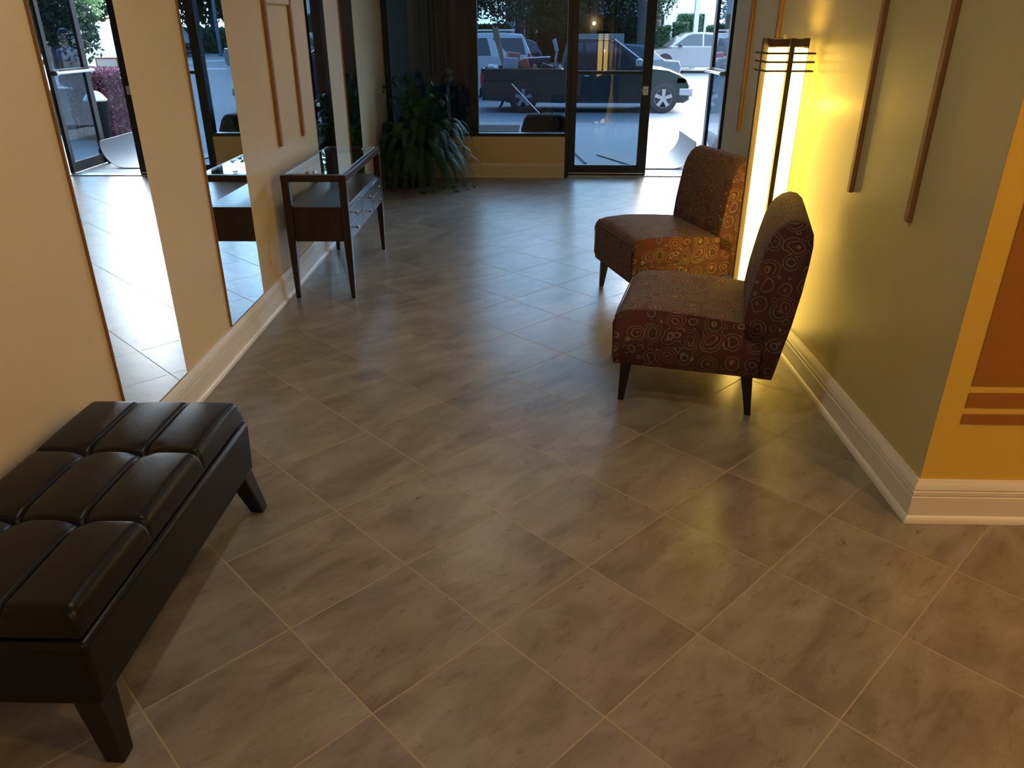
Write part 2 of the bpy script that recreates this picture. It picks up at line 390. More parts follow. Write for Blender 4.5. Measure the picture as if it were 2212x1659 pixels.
def door_leaf(name, label, loc, rz, ln, bar_side):
    o = thing(name, label, 'door', loc, rz); o['kind'] = 'structure'
    w = ln
    f = MB().box((0,-.022,.012),(.075,.022,2.145)).box((w-.105,-.022,.012),(w,.022,2.145)).box((.075,-.022,.012),(w-.105,.022,.125)) \
        .box((.075,-.022,2.05),(w-.105,.022,2.145)).box((.075,-.022,1.092),(w-.105,.022,1.125))
    f.build('door_frame','bronze', o, bevel=.003)
    MB().box((.075,-.003,.125),(w-.105,.003,1.092)).box((.075,-.003,1.125),(w-.105,.003,2.05)).build('pane','tint', o, smooth=False)
    MB().box((.01,-.029,.03),(w-.02,-.023,.040)).build('sweep','steel', o)
    return o
dA = door_leaf('door_1', 'closed glass door leaf in a dark bronze frame', (.428,8.945,0), 0, .892, -1)
h = MB().tube([(.835,-.022,.93),(.835,-.05,.93),(.78,-.05,.93)], .008).box((.80,-.03,.88),(.86,-.0225,.97)).build('door_handle','steel', dA, bevel=.002)
dB = door_leaf('door_2', 'glass door leaf swung open onto the sidewalk', (2.165,9.03,0), math.radians(90), .86, 1)
bar = MB().tube([(.02,.075,1.09),(.86,.075,1.09)], .016).cbox((.05,.045,1.09),(.03,.07,.05)).cbox((.80,.045,1.09),(.03,.07,.05)).build('push_bar','steel', dB, bevel=.002)
MB().cbox((.80,.0,.10),(.05,.09,.16)).cbox((.80,.05,.04),(.03,.03,.10)).build('door_holder','darkplastic', dB, bevel=.006)

# ---- dark exterior wall seen through the left pane
struct(MB().box((-2.6,9.30,-.1),(-.80,9.45,2.8)), 'wall_exterior', 'stucco', 'dark wall outside behind the left pane', smooth=False)
struct(MB().box((-.795,9.06,-.1),(-.70,9.45,2.8)), 'trim_3', 'pier', 'grey pier outside beside the window divider', smooth=False)
struct(MB().box((2.24,8.99,0),(3.6,9.10,2.8)), 'wall_facade', 'facade', 'pale outside face beside the open door', smooth=False)
dp = MB().tube([(-.935,9.04,.30),(-.935,9.04,.985)], .017).tube([(-.955,9.04,1.125),(-.93,9.04,1.13),(-.905,9.04,1.10),(-.90,9.04,1.05),(-.915,9.04,1.0)], [.012,.022,.028,.028,.016])
dp = dp.build('wall_pipe','whiteplastic'); tag(dp, 'short white pipe with curved top outside the dark left pane', 'pipe')

struct(MB().box((3.02,9.0,-.1),(22,9.3,7)).box((-22,9.3,-.1),(-2.6,9.6,7)).box((-22,9.06,2.8),(22,9.35,7)), 'wall_street_front', 'stucco', 'street front of this building', smooth=False)
# ================================================================ LEFT WALL: mirrors, rack, outlet
mlabs = ['tall mirror strip nearest the leather bench', 'tall mirror strip reflecting the display table end', 'narrow mirror strip just behind the display table', 'dark narrow mirror strip nearest the fern']
for (y0, y1), lb in zip(((2.475,3.005),(3.58,4.11),(5.72,6.25),(6.79,7.31)), mlabs):
    t = thing('wall_mirror', lb, 'mirror', group='mirror strips on the left wall'); Lrot(t)
    if abs(y0-5.72) < .01:      # this panel hangs a hair out of square
        a = -.017; p = Matrix.Rotation(TH,4,'Z') @ Vector((0,y1,0)); b = Matrix.Rotation(TH+a,4,'Z') @ Vector((0,y1,0))
        t.location = Vector((-1.4745,0,0))+p-b; t.rotation_euler = (0,0,TH+a)
    MB().box((.0065,y0+.004,.168),(.0095,y1-.001,2.45)).build('mirror_glass','mirror', t, smooth=False)
    MB().box((.0005,y0,.164),(.0065,y1,2.455)).box((.0065,y0,.164),(.011,y0+.004,2.455)).build('backing','mirror_edge', t, smooth=False)
def rack(label, ys, z0, side, crossz):
    t = thing('wooden_wall_rack', label, 'wall rack', group='wooden slat racks on the walls')
    for y in ys:
        sl = MB()
        if side == 'L': sl.box((.001,y-.019,z0),(.020,y+.019,2.25))
        else: sl.box((1.316,y-.014,z0),(1.334,y+.014,2.25))
        sl.build('slat','slat', t, bevel=.002)
    a, b = min(ys), max(ys)
    c = MB()
    if side == 'L': c.box((.001,a+.0195,crossz),(.016,b-.0195,crossz+.09))
    else: c.box((1.318,a+.0145,crossz),(1.334,b-.0145,crossz+.09))
    c = c.build('crosspiece', 'plate' if side == 'L' else 'slat', t, bevel=.002)
    if side == 'L': c['label'] = 'pale pinkish board across the slats'; Lrot(t)
    return t
rack('pair of brown wooden slats with a pale crosspiece on left wall', (4.79,5.32), .888, 'L', 1.68)
rack('brown slat pair on the right wall nearest the gold corner', (3.20,2.67), .932, 'R', 2.0)
rack('brown slat pair on the right wall beyond the floor lamp', (5.09,4.52), .955, 'R', 2.0)
t = thing('wall_outlet', 'ivory outlet plate low on left wall beside the display table', 'outlet'); Lrot(t)
MB().box((.0005,4.33,.27),(.006,4.40,.385)).build('cover_plate','plate', t, bevel=.002)
MB().box((.006,4.348,.335),(.0085,4.382,.368)).box((.006,4.348,.287),(.0085,4.382,.320)).build('socket','plate', t, bevel=.001)

# ================================================================ DISPLAY TABLE
def display_table():
    t = thing('display_table', 'dark mahogany glass-topped display table with small drawers', 'table', (-1.295,5.115,0), TH)
    hx, hy = .195, .60      # half depth, half length
    fr = MB().box((-hx,-hy,.722),(-hx+.045,hy,.762)).box((hx-.045,-hy,.722),(hx,hy,.762)).box((-hx+.045,-hy,.722),(hx-.045,-hy+.045,.762)).box((-hx+.045,hy-.045,.722),(hx-.045,hy,.762))
    fr.build('top_frame','mahogany', t, bevel=.003)
    MB().box((-hx+.03,-hy+.03,.7625),(hx-.03,hy-.03,.768)).build('glass_top','clear', t, smooth=False)
    for sx_ in (-1,1):
        for sy_ in (-1,1):
            cx, cy = sx_*(hx-.024), sy_*(hy-.024)
            MB().taper((cx,cy,.35),(.046,.046),(cx,cy,.722),(.046,.046)).taper((cx+sx_*.004,cy+sy_*.004,0),(.026,.026),(cx,cy,.35),(.046,.046)).build('leg','mahogany', t, bevel=.003)
    MB().box((-hx+.012,-hy+.05,.362),(hx-.018,hy-.05,.56)).box((-hx+.05,-hy+.012,.362),(hx-.05,-hy+.05,.56)).box((-hx+.05,hy-.05,.362),(hx-.05,hy-.012,.56)).build('cabinet','mahogany', t, bevel=.002)
    MB().box((-hx+.012,-hy+.05,.5605),(hx-.02,hy-.05,.572)).box((-hx+.05,-hy+.012,.5605),(hx-.05,-hy+.05,.572)).box((-hx+.05,hy-.05,.5605),(hx-.05,hy-.012,.572)).build('display_shelf','mahogany', t, bevel=.002)
    x0 = hx-.0175; ys = [-hy+.052+i*(2*hy-.104)/3 for i in range(4)]
    for i in range(3):
        for z0, z1 in ((.472,.553),(.372,.468)):
            d = MB().box((x0,ys[i]+.003,z0),(x0+.014,ys[i+1]-.003,z1)).build('drawer','mahogany', t, bevel=.002)
            yc = ys[i]+.095 if i == 0 else (ys[i]+ys[i+1])/2; zc = (z0+z1)/2
            mb = MB(); n = 12
            prof = [(.004,0),(.004,.014),(.010,.018),(.011,.023),(.007,.027)]
            mb.loft([[(x0+.014+q,yc+r*math.cos(2*PI*k/n),zc+r*math.sin(2*PI*k/n)) for k in range(n)] for r,q in prof])
            mb.build('knob','knob', d)
    MB().box((-.02,-.03-.5,.768),(-.0,-.0-.5,.774)).build('latch','steel', t)
display_table()

# ================================================================ FERN
def fern():
    t = thing('potted_fern', 'large drooping fern in a dark pot in the window corner', 'potted plant', (-1.20,8.33,0))
    MB().lathe([(.10,0),(.115,.01),(.125,.05),(.15,.18),(.175,.30),(.185,.33),(.185,.36),(.165,.36),(.160,.32),(.02,.32)], 28).build('pot','pot', t)
    MB().lathe([(.02,.321),(.158,.321),(.150,.335),(.02,.34)], 20).build('soil','soil', t)
    vs, fs = [], []; rnd = random.Random(3)
    for i in range(210):
        az = rnd.uniform(0, 2*PI); up = rnd.random()
        L = rnd.uniform(.34,.62); rise = rnd.uniform(.10,.52)*(1.0 if up > .3 else .5); droop = rnd.uniform(.25,.95)
        if i < 26: rise = rnd.uniform(.55,.86); L = rnd.uniform(.15,.34); droop = rnd.uniform(.05,.35)
        pts = []; N = 34
        for k in range(N+1):
            s = k/N; r = .05+L*(1-(1-s)**1.5); z = .34+rise*math.sin(min(1, s*1.25)*PI/2)-droop*s**2.4*.75
            p = Vector((r*math.cos(az), r*math.sin(az), max(z, .01+.02*rnd.random())))
            p += Vector((math.sin(s*5+i)*.012, math.cos(s*4+i)*.012, 0))
            p.x = max(p.x, -.335+.01*rnd.random()); p.y = min(p.y, .44)
            pts.append(p)
        for k in range(N):
            a, b = pts[k], pts[k+1]; d = (b-a)
            if d.length < 1e-4: continue
            d.normalize(); side = d.cross(Vector((0,0,1)))
            if side.length < 1e-3: side = Vector((-math.sin(az), math.cos(az), 0))
            side.normalize(); w = .046*math.sin(PI*min(1,(k+2)/(N+1)))**.7+.008
            w3 = .0015; n0 = len(vs)
            vs += [a-side*w3, a+side*w3, b+side*w3, b-side*w3]; fs.append((n0,n0+1,n0+2,n0+3))
            if k < 2: continue
            for sg in (-1,1):
                for h in (0,.5):
                    o = a.lerp(b,h); tip = o+side*sg*w+d*.018+Vector((0,0,-w*.35+rnd.uniform(-.006,.006)))
                    tip.x = max(tip.x, -.345); tip.y = min(tip.y, .455)
                    e = d*.0027; n0 = len(vs); mid = o.lerp(tip,.5)+Vector((0,0,.004))
                    vs += [o-e, o+e, mid+e*1.2, tip, mid-e*1.2]; fs.append((n0,n0+1,n0+2,n0+3,n0+4))
    MB().poly(vs, fs).build('fronds','fern', t, smooth=False)
fern()

# ================================================================ OTTOMAN
def ottoman():
    t = thing('leather_storage_bench', 'black leather tufted storage bench with splayed wooden legs', 'bench', (-1.205,1.71,0), 0)
    hx, hy = .262, .515
    # body with a slightly padded rim
    MB().taper((0,0,.165),(2*hx-.012,2*hy-.012),(0,0,.352),(2*hx,2*hy)).build('base','leather', t, bevel=.014, seg=3)
    # lid: 3 x 3 tufted cushion
    nx, ny = 108, 200; cx, cy = hx-.012, hy-.012
    def top(u, v):
        x = -cx+2*cx*u; y = -cy+2*cy*v; z = .431
        gx = (u*3) % 1; gy = (v*3) % 1
        ex = min(gx,1-gx)*2*cx/3; ey = min(gy,1-gy)*2*cy/3
        inx = .5 < u*3 < 2.5; iny = .5 < v*3 < 2.5
        pil = .009*(math.sin(PI*gx)**.5)*(math.sin(PI*gy)**.5)
        z += pil
        if inx: z -= .010*math.exp(-(ex/.0045)**2)
        if iny: z -= .015*math.exp(-(ey/.0055)**2)
        if inx and iny: z -= .014*math.exp(-((ex**2+ey**2)/.030**2))
        # rounded rim
        dx = min(u,1-u)*2*cx; dy = min(v,1-v)*2*cy; R = .03
        for d in (dx,dy):
            if d < R: z -= R*(1-math.sqrt(max(0,1-((R-d)/R)**2)))
        return (x,y,z)
    vs = []; fs = []
    for j in range(ny+1):
        for i in range(nx+1):
            u = i/nx; v = j/ny
            u = .5-.5*math.cos(PI*u)*(.25)+(u-.5)*.75 if False else u
            vs.append(top(u,v))
    for j in range(ny):
        for i in range(nx):
            a = j*(nx+1)+i; fs.append((a,a+1,a+nx+2,a+nx+1))
    # skirt
    per = [i for i in range(nx+1)]+[j*(nx+1)+nx for j in range(1,ny+1)]+[ny*(nx+1)+i for i in range(nx-1,-1,-1)]+[j*(nx+1) for j in range(ny-1,0,-1)]
    b0 = len(vs)
    for k in per:
        x,y,z = vs[k]; vs.append((x*1.006,y*1.003,.362))
    n = len(per)
    for k in range(n): fs.append((per[k], b0+k, b0+(k+1)%n, per[(k+1)%n]))
    fs.append(tuple(b0+k for k in range(n)))
    MB().poly(vs, fs).build('tufted_lid','leather', t, ang=60)
    for sx_ in (-1,1):
        for sy_ in (-1,1):
            x1, y1 = sx_*(hx-.040), sy_*(hy-.040)
            MB().loft([[(x1+sx_*(.032+a*.023),y1+sy_*(.026+b*.023),0) for a,b in ((-1,-1),(1,-1),(1,1),(-1,1))],[(x1+sx_*(-.006+a*.034),y1+sy_*(-.006+b*.034),.17) for a,b in ((-1,-1),(1,-1),(1,1),(-1,1))]]).build('leg','espresso', t, bevel=.005)
            MB().box((x1+sx_*.004-.037,y1+sy_*.004-.037,.12),(x1+sx_*.004+.037,y1+sy_*.004+.037,.215)).build('leg_bracket','espresso', t, bevel=.004) if False else None
ottoman()

# ================================================================ SLIPPER CHAIRS
def chair(label, loc, rz):
    # local frame: origin on the floor under the front edge centre; +x runs to the back, y is the width
    t = thing('slipper_chair', label, 'chair', loc, rz, 'armless patterned chairs by the lamp')
    W2 = .31
    def rp(prof, a, b, inset):   # prism with pillowed sides: inner wide loops, outer inset
        cx = sum(p[0] for p in prof)/len(prof); cz = sum(p[1] for p in prof)/len(prof)
        def sc(k): return [(cx+(x-cx)*k, cz+(z-cz)*k) for x,z in prof]
        mb = MB(); loops = []
        for y,k in ((a,1-inset*2.6),(a+.006,1-inset*1.1),(a+.02,1-inset*.25),(a+.05,1.0),(b-.05,1.0),(b-.02,1-inset*.25),(b-.006,1-inset*1.1),(b,1-inset*2.6)):
            loops.append([(x,y,z) for x,z in sc(k)])
        mb.loft(loops); return mb
    seat = [(.006,.19),(.0,.22),(.0,.385),(.008,.415),(.030,.438),(.07,.450),(.20,.458),(.36,.452),(.52,.438),(.575,.432),(.64,.40),(.66,.19)]
    rp(seat, -W2, W2, .012).build('seat','fabric', t, ang=70)
    back = [(.548,.36),(.540,.43),(.550,.54),(.572,.68),(.590,.765),(.604,.805),(.625,.840),(.655,.866),(.688,.876),(.718,.870),(.742,.850),(.758,.818),(.763,.775),(.760,.70),
            (.750,.58),(.732,.44),(.712,.33),(.695,.23),(.686,.185),(.625,.185),(.625,.33)]
    rp(back, -W2, W2, .013).build('backrest','fabric', t, ang=70)
    for s in (-1,1):
        y = s*(W2-.004)
        MB().tube([(.004,y,.22),(.0,y,.385),(.010,y,.416),(.032,y,.438)], .0035, 6).build('piping','piping', t)
    MB().tube([(.006,-W2+.01,.412),(.003,-W2*.5,.414),(.003,W2*.5,.414),(.006,W2-.01,.412)], .0035, 6).build('piping','piping', t)
    for x0, x1 in ((.065,.050),(.585,.612)):
        for s in (-1,1):
            y1 = s*(W2-.045); 
            MB().taper((x1 if x0<.3 else x1,y1+s*.004,0),(.026,.026),(x0,y1,.192),(.050,.050)).build('leg','espresso', t, bevel=.004)
    return t
def chair_at(label, fn, ang):   # fn: floor point under the near front corner, ang: heading of the side that runs to the back
    W2 = .31; c = Vector((fn[0],fn[1],0))+Vector((-math.sin(ang),math.cos(ang),0))*W2
    return chair(label, c, ang)
c1 = chair_at('patterned armless chair nearer the camera, dark-shadowed side facing us', (.368,3.10), math.radians(-14.5))
c2 = chair_at('patterned armless chair behind the near one, beyond the floor lamp', (.590,4.25), math.radians(16))

# ================================================================ FLOOR LAMP
def shade_mat():
    m = NM('glowing_paper_shade')
    e = m.n('Emission'); e.inputs[0].default_value = (1, .72, .17, 1); e.inputs[1].default_value = 5.2
    d = m.n('BsdfDiffuse'); d.inputs[0].default_value = (.7,.65,.5,1)
    a = m.n('AddShader'); m.l(e.outputs[0], a.inputs[0]); m.l(d.outputs[0], a.inputs[1])
    tr = m.n('BsdfTransparent'); tr.inputs[0].default_value = (1,.85,.45,1)
    mx = m.n('MixShader'); mx.inputs[0].default_value = .22; m.l(a.outputs[0], mx.inputs[1]); m.l(tr.outputs[0], mx.inputs[2])
    m.l(mx.outputs[0], m.out.inputs[0]); return m.m
M['shade'] = shade_mat()
def bulb_mat():
    m = NM('bulb_glow'); e = m.n('Emission'); e.inputs[0].default_value = (1,.80,.42,1); e.inputs[1].default_value = 60; m.l(e.outputs[0], m.out.inputs[0]); return m.m
M['bulb'] = bulb_mat()
def floor_lamp():
    X, Y = 1.2, 3.935
    t = thing('floor_lamp', 'tall square paper-shade floor lamp with dark wooden posts, lit', 'lamp', (X,Y,0))
    h = .082; r = .098
    MB().box((-h-.004,-h-.004,0),(h+.004,h+.004,.05)).build('base','lampwood', t, bevel=.003)
    sh = MB(); q = .0015
    sh.box((-h,-h,.05),(h,-h+q,1.462)).box((-h,h-q,.05),(h,h,1.462)).box((-h,-h+q,.05),(-h+q,h-q,1.462)).box((h-q,-h+q,.05),(h,h-q,1.462))
    sh.build('shade','shade', t, smooth=False)
    for dx, dy in ((0,-1),(0,1),(-1,0),(1,0)):
        w = .0115; cx, cy = dx*(h+.0135), dy*(h+.0135)
        ex = w if dx == 0 else .013; ey = w if dy == 0 else .013
        MB().box((cx-ex,cy-ey,0),(cx+ex,cy+ey,1.505)).build('post','lampwood', t, bevel=.0015)
    k = .0042
    for z in (1.365,1.404,1.441):
        R = r+.003
        MB().box((-R-.012,-R-k,z-k),(R+.012,-R+k,z+k)).box((-R-.012,R-k,z-k),(R+.012,R+k,z+k)).box((-R-k,-R-.012,z-k),(-R+k,R+.012,z+k)).box((R-k,-R-.012,z-k),(R+k,R+.012,z+k)).build('rod_ring','lampwood', t, smooth=False)
    c = MB(); H = h+.0005
    c.box((-H,-H,1.468),(H,-H+.008,1.502)).box((-H,H-.008,1.468),(H,H,1.502)).box((-H,-H+.008,1.468),(-H+.008,H-.008,1.502)).box((H-.008,-H+.008,1.468),(H,H-.008,1.502))
    c.build('top_frame','lampwood', t, bevel=.001)
    MB().tube([(-.012,0,.05),(-.012,0,1.52)], .003, 8).tube([(-.004,0,1.46),(-.004,0,1.522)], .003, 8).build('lamp_rod','steel', t)
    for z in (.50,1.12):
        MB().lathe([(.004,-.05),(.014,-.045),(.016,-.03),(.028,0),(.030,.02),(.022,.042),(.006,.052)], 16, (.02,0,z)).build('bulb','bulb', t)
        l = bpy.data.lights.new('lamp_bulb_light','POINT'); l.energy = 34 if z > 1 else 4; l.color = (1,.78,.34); l.shadow_soft_size = .02
        o = bpy.data.objects.new('lamp_bulb_light', l); o.location = (X+.02,Y,z+.085); S.collection.objects.link(o)
floor_lamp()
sc = thing('wall_sconce', 'small lit round wall light behind the viewer', 'wall light', (1.55,-3.08,1.66))
MB().lathe([(.05,0),(.05,.012),(.02,.02)], 20).build('sconce_plate','steel', sc).rotation_euler = (-PI/2,0,0)
MB().lathe([(.004,-.045),(.03,-.035),(.045,0),(.03,.035),(.004,.045)], 18, (0,.08,0)).build('sconce_globe','bulb', sc)
# recessed trims of the ceiling downlights
for (x,y) in ((-.4,2.2),(-.4,5.6),(2.3,.5),(3.4,1.0),(.6,-1.6)):
    pass

# ================================================================ OUTSIDE
def gz(y):
    P = [(8.9,-.004),(12.6,-.004),(14.0,-.03),(18.5,-.435),(25.5,-.435),(36,-.2),(44,0),(200,0)]
    for (a,za),(b,zb) in zip(P,P[1:]):
        if y <= b: return za+(zb-za)*max(0,(y-a)/(b-a))
    return 0
def ground(x0,x1,ys,dz=0,th=.12):
    vs=[];fs=[]
    for y in ys: vs += [(x0,y,gz(y)+dz),(x1,y,gz(y)+dz)]
    n=len(vs)
    for y in ys: vs += [(x0,y,gz(y)+dz-th),(x1,y,gz(y)+dz-th)]
    for i in range(len(ys)-1):
        a=2*i; fs.append((a,a+1,a+3,a+2)); fs.append((n+a,n+a+2,n+a+3,n+a+1)); fs.append((a,a+2,n+a+2,n+a)); fs.append((a+1,n+a+1,n+a+3,a+3))
    fs.append((0,n,n+1,1)); fs.append((n-2,n-1,2*n-1,2*n-2))
    return MB().poly(vs,fs)
def gstruct(mb,name,mat,label): 
    o = mb.build(name,mat,smooth=False); o['kind']='structure'; o['label']=label; o['category']='ground'; return o
gstruct(ground(-8,12,[8.98,12.6,14.0]),'sidewalk','concrete','pale concrete sidewalk outside the door')
gstruct(ground(-60,130,[14.0,18.5,25.5,36,44,60,90]),'street','asphalt','blue-grey asphalt street and parking area')
gstruct(ground(3.6,12,[13.9,14.0,15.3],.02,.06),'verge','grass','strip of green grass between sidewalk and street')
gstruct(ground(-6,-.2,[13.0,14.0,14.6],.02,.06),'planting_bed','soil','dark planting bed edge beyond the sidewalk')
for y,x0,x1,w in ((31,6,30,.10),(33.5,4,34,.10)):
    tag(MB().box((x0,y,gz(y)+.002),(x1,y+w,gz(y)+.008)).build('lane_line','white_paint',smooth=False), 'thin white line across the street, '+('nearer' if y<32 else 'farther')+' one','road marking','painted street lines')
# painted rounded median tip
mb = MB(); vs=[];fs=[]; N=24
for k in range(N+1):
    a=-PI/2+PI*k/N; ca,sa=math.cos(a),math.sin(a)
    vs += [(10+3.4*max(ca,0)**.8,41+3.0*sa,gz(41+3*sa)+.003),(10+4.0*max(ca,0)**.8,41+3.6*sa,gz(41+3.6*sa)+.003)]
    if k: fs.append((2*k-2,2*k-1,2*k+1,2*k))
n=len(vs); vs += [(x,y,z+.006) for x,y,z in vs]
fs = fs+[tuple(n+i for i in reversed(f)) for f in fs]
o = mb.poly(vs,fs).build('median_curb','white_paint',smooth=False); tag(o,'pale rounded median curb line on the far street','curb')

# doormat: dark rubber mat, its right end curled up against the open door
def doormat():
    vs=[];fs=[];nu=46;nv=8
    def pt(u,v):
        y=9.42+1.13*v; xs=1.36-.48*v; L=1.72-xs   # flat run then curl
        s=u*(L+.47); flat=L
        if s<=flat: return (xs+s,y,.004+gz(y)+.004)
        R=.26; a=(s-flat)/R; a=min(a,1.8)
        return (xs+flat+R*math.sin(a), y, .008+gz(y)+R*(1-math.cos(a)))
    # top & bottom skins
    for sgn in (0,1):
        for j in range(nv+1):
            for i in range(nu+1):
                x,y,z=pt(i/nu,j/nv); x2,y2,z2=pt(min(1,(i+1)/nu),j/nv) if i<nu else pt(1,j/nv)
                x1,y1,z1=pt((i-1)/nu if i else 0,j/nv); d=Vector((x2-x1,0,z2-z1)); d.normalize(); nrm=Vector((-d.z,0,d.x))
                o=nrm*(.006 if sgn else 0); vs.append((x+o.x,y,z+o.z))
    m=(nu+1)*(nv+1)
    for j in range(nv):
        for i in range(nu):
            a=j*(nu+1)+i; fs.append((a,a+nu+1,a+nu+2,a+1)); fs.append((m+a,m+a+1,m+a+nu+2,m+a+nu+1))
    per=[i for i in range(nu+1)]+[j*(nu+1)+nu for j in range(1,nv+1)]+[nv*(nu+1)+i for i in range(nu-1,-1,-1)]+[j*(nu+1) for j in range(nv-1,0,-1)]
    for k in range(len(per)): a,b=per[k],per[(k+1)%len(per)]; fs.append((a,b,m+b,m+a))
    o=MB().poly(vs,fs).build('door_mat','rubber_mat',ang=60); tag(o,'dark rubber mat outside the doorway, end curled up against the open door','mat')
doormat()
t=MB().poly([(2.35,10.36,0),(2.56,10.56,0),(2.45,10.45,.245),(2.343,10.368,0),(2.553,10.568,0),(2.443,10.458,.245)],[(0,1,2),(5,4,3),(0,3,4,1),(1,4,5,2),(2,5,3,0)]).build('cardboard_flap','rubber_mat',smooth=False); tag(t,'dark triangular flap standing behind the open door leaf','flap')
st=MB().tube([(.575,10.9,.012),(.70,9.78,.012)],.011,8).build('door_stick','bluegrey'); tag(st,'dark straight stick on the ground behind the closed glass door','stick')

# black bag with a rod outside the window
def bag():
    t=thing('equipment_bag','black chamfered bag standing outside below the window','bag',(.17,9.36,0))
    loops=[]
    for z,wx,wy in ((0,.27,.13),(.05,.29,.14),(.46,.285,.14),(.57,.25,.13),(.625,.215,.11),(.635,.19,.09)):
        loops.append([(wx*cx*(1+.02*math.sin(9*z+i)),wy*cy,z) for i,(cx,cy) in enumerate([(-1,-.7),(-.8,-1),(0,-1.05),(.8,-1),(1,-.7),(1,.7),(.8,1),(0,1.05),(-.8,1),(-1,.7)])])
    MB().loft(loops).build('bag_body','black',t,bevel=.012)
    MB().tube([(-.06,0,.64),(-.03,0,.70),(.05,0,.70),(.08,0,.64)],.008,8).build('carry_handle','black',t)
    r=MB().tube([(-.05,-.01,.62),(-.40,.0,.965)],.005,8).build('rod','steel',t); r['label']='thin pale rod slanting up from the bag'
bag()

# vehicles -------------------------------------------------------
def arc(cx,cz,r,a0,a1,n=8): return [(cx+r*math.cos(a0+(a1-a0)*k/n), cz+r*math.sin(a0+(a1-a0)*k/n)) for k in range(n+1)]
def wheel(parent,x,y,z,r,side,w=.22):
    n=26; s=side
    def ring(prof,mat,name,par,n=26):
        mb=MB(); mb.loft([[(x+rr*math.cos(2*PI*k/n),y+s*q,z+rr*math.sin(2*PI*k/n)) for k in range(n)] for rr,q in prof],cap=(name!='wheel')); return mb.build(name,mat,par)
    tyre=ring([(r*.62,.05),(r*.62,-.02),(r*.9,-.025),(r*.98,-.01),(r,.02),(r,w-.03),(r*.96,w)],'tire','wheel',parent)
    ring([(r*.615,.045),(r*.615,.05)],'tire','wheel_well',tyre)
    mb=MB()
    for k in range(5):
        a=2*PI*k/5+.3; ca,sa=math.cos(a),math.sin(a); wd=r*.13
        mb.poly([(x+ca*rr-sa*ww*sg,y+s*q,z+sa*rr+ca*ww*sg) for q in (-.014,.02) for rr,ww in ((r*.1,wd*.8),(r*.60,wd)) for sg in (-1,1)],[(0,1,3,2),(4,6,7,5),(0,4,5,1),(2,3,7,6),(0,2,6,4),(1,5,7,3)])
    mb.loft([[(x+rr*math.cos(2*PI*k/16),y+s*q,z+rr*math.sin(2*PI*k/16)) for k in range(16)] for rr,q in ((r*.60,-.016),(r*.62,-.016),(r*.62,.0),(r*.60,.0))],cap=False)
    mb.loft([[(x+rr*math.cos(2*PI*k/12),y+s*q,z+rr*math.sin(2*PI*k/12)) for k in range(12)] for rr,q in ((r*.12,-.025),(r*.2,-.02),(r*.2,.02))])
    mb.build('rim','alloy',tyre)
def vehicle(name,label,cat,origin,rz,body,cab,wins,wheels,r,width,paint,extra=None,tumble=.12,group=None,gap=None):
    """side profiles in local x,z; near side at y=0, far side at y=width"""
    t=thing(name,label,cat,origin,rz,group)
    prof=body
    lp=lambda y,k:[(x*1.0,y,z+(k if z>.5 else 0)) for x,z in prof]
    mb=MB(); 
    def bl(y,e):
        cz=sum(p[1] for p in prof)/len(prof); cx=sum(p[0] for p in prof)/len(prof)
        return [(cx+(x-cx)*(1-e*.4),y,cz+(z-cz)*(1-e)) for x,z in prof]
    mb.loft([bl(.0,.05),bl(.05,.012),bl(.18,0),bl(width-.18,0),bl(width-.05,.012),bl(width,.05)])
    mb.build('body',paint,t,ang=50)
    if cab:
        zb=min(z for _,z in cab); zt=max(z for _,z in cab)
        def cl(y0,side):
            return [(x,y0+side*tumble*((z-zb)/(zt-zb)),z) for x,z in cab]
        MB().loft([cl(.03,1),cl(width-.03,-1)]).build('cab',paint,t,bevel=.03,seg=2,ang=60)
        for side in (0,1):
            for wpoly in wins:
                mb=MB(); s=1 if side==0 else -1; y0=.03 if side==0 else width-.03
                f=lambda x,z,o:(x,y0+s*(tumble*((z-zb)/(zt-zb))-o),z)
                n=len(wpoly); mb.poly([f(x,z,.008) for x,z in wpoly]+[f(x,z,-.01) for x,z in wpoly],[tuple(range(n)),tuple(range(2*n-1,n-1,-1))]+[(i,(i+1)%n,(i+1)%n+n,i+n) for i in range(n)])
                mb.build('side_window','cgl',t,smooth=False)
    for wx in wheels:
        wheel(t,wx,-.01,r,r,1); wheel(t,wx,width+.01,r,r,-1)
        for y in (.0,width):
            s=1 if y==0 else -1
            MB().prism([(wx+(r*1.14)*math.cos(a),r+(r*1.14)*math.sin(a)) for a in [PI*k/14 for k in range(15)]]+[(wx-r*1.14,r*.75),(wx+r*1.14,r*.75)], min(y-s*.006,y+s*.012), max(y-s*.006,y+s*.012)).build('wheel_arch','tire',t)
    if extra: extra(t)
    return t
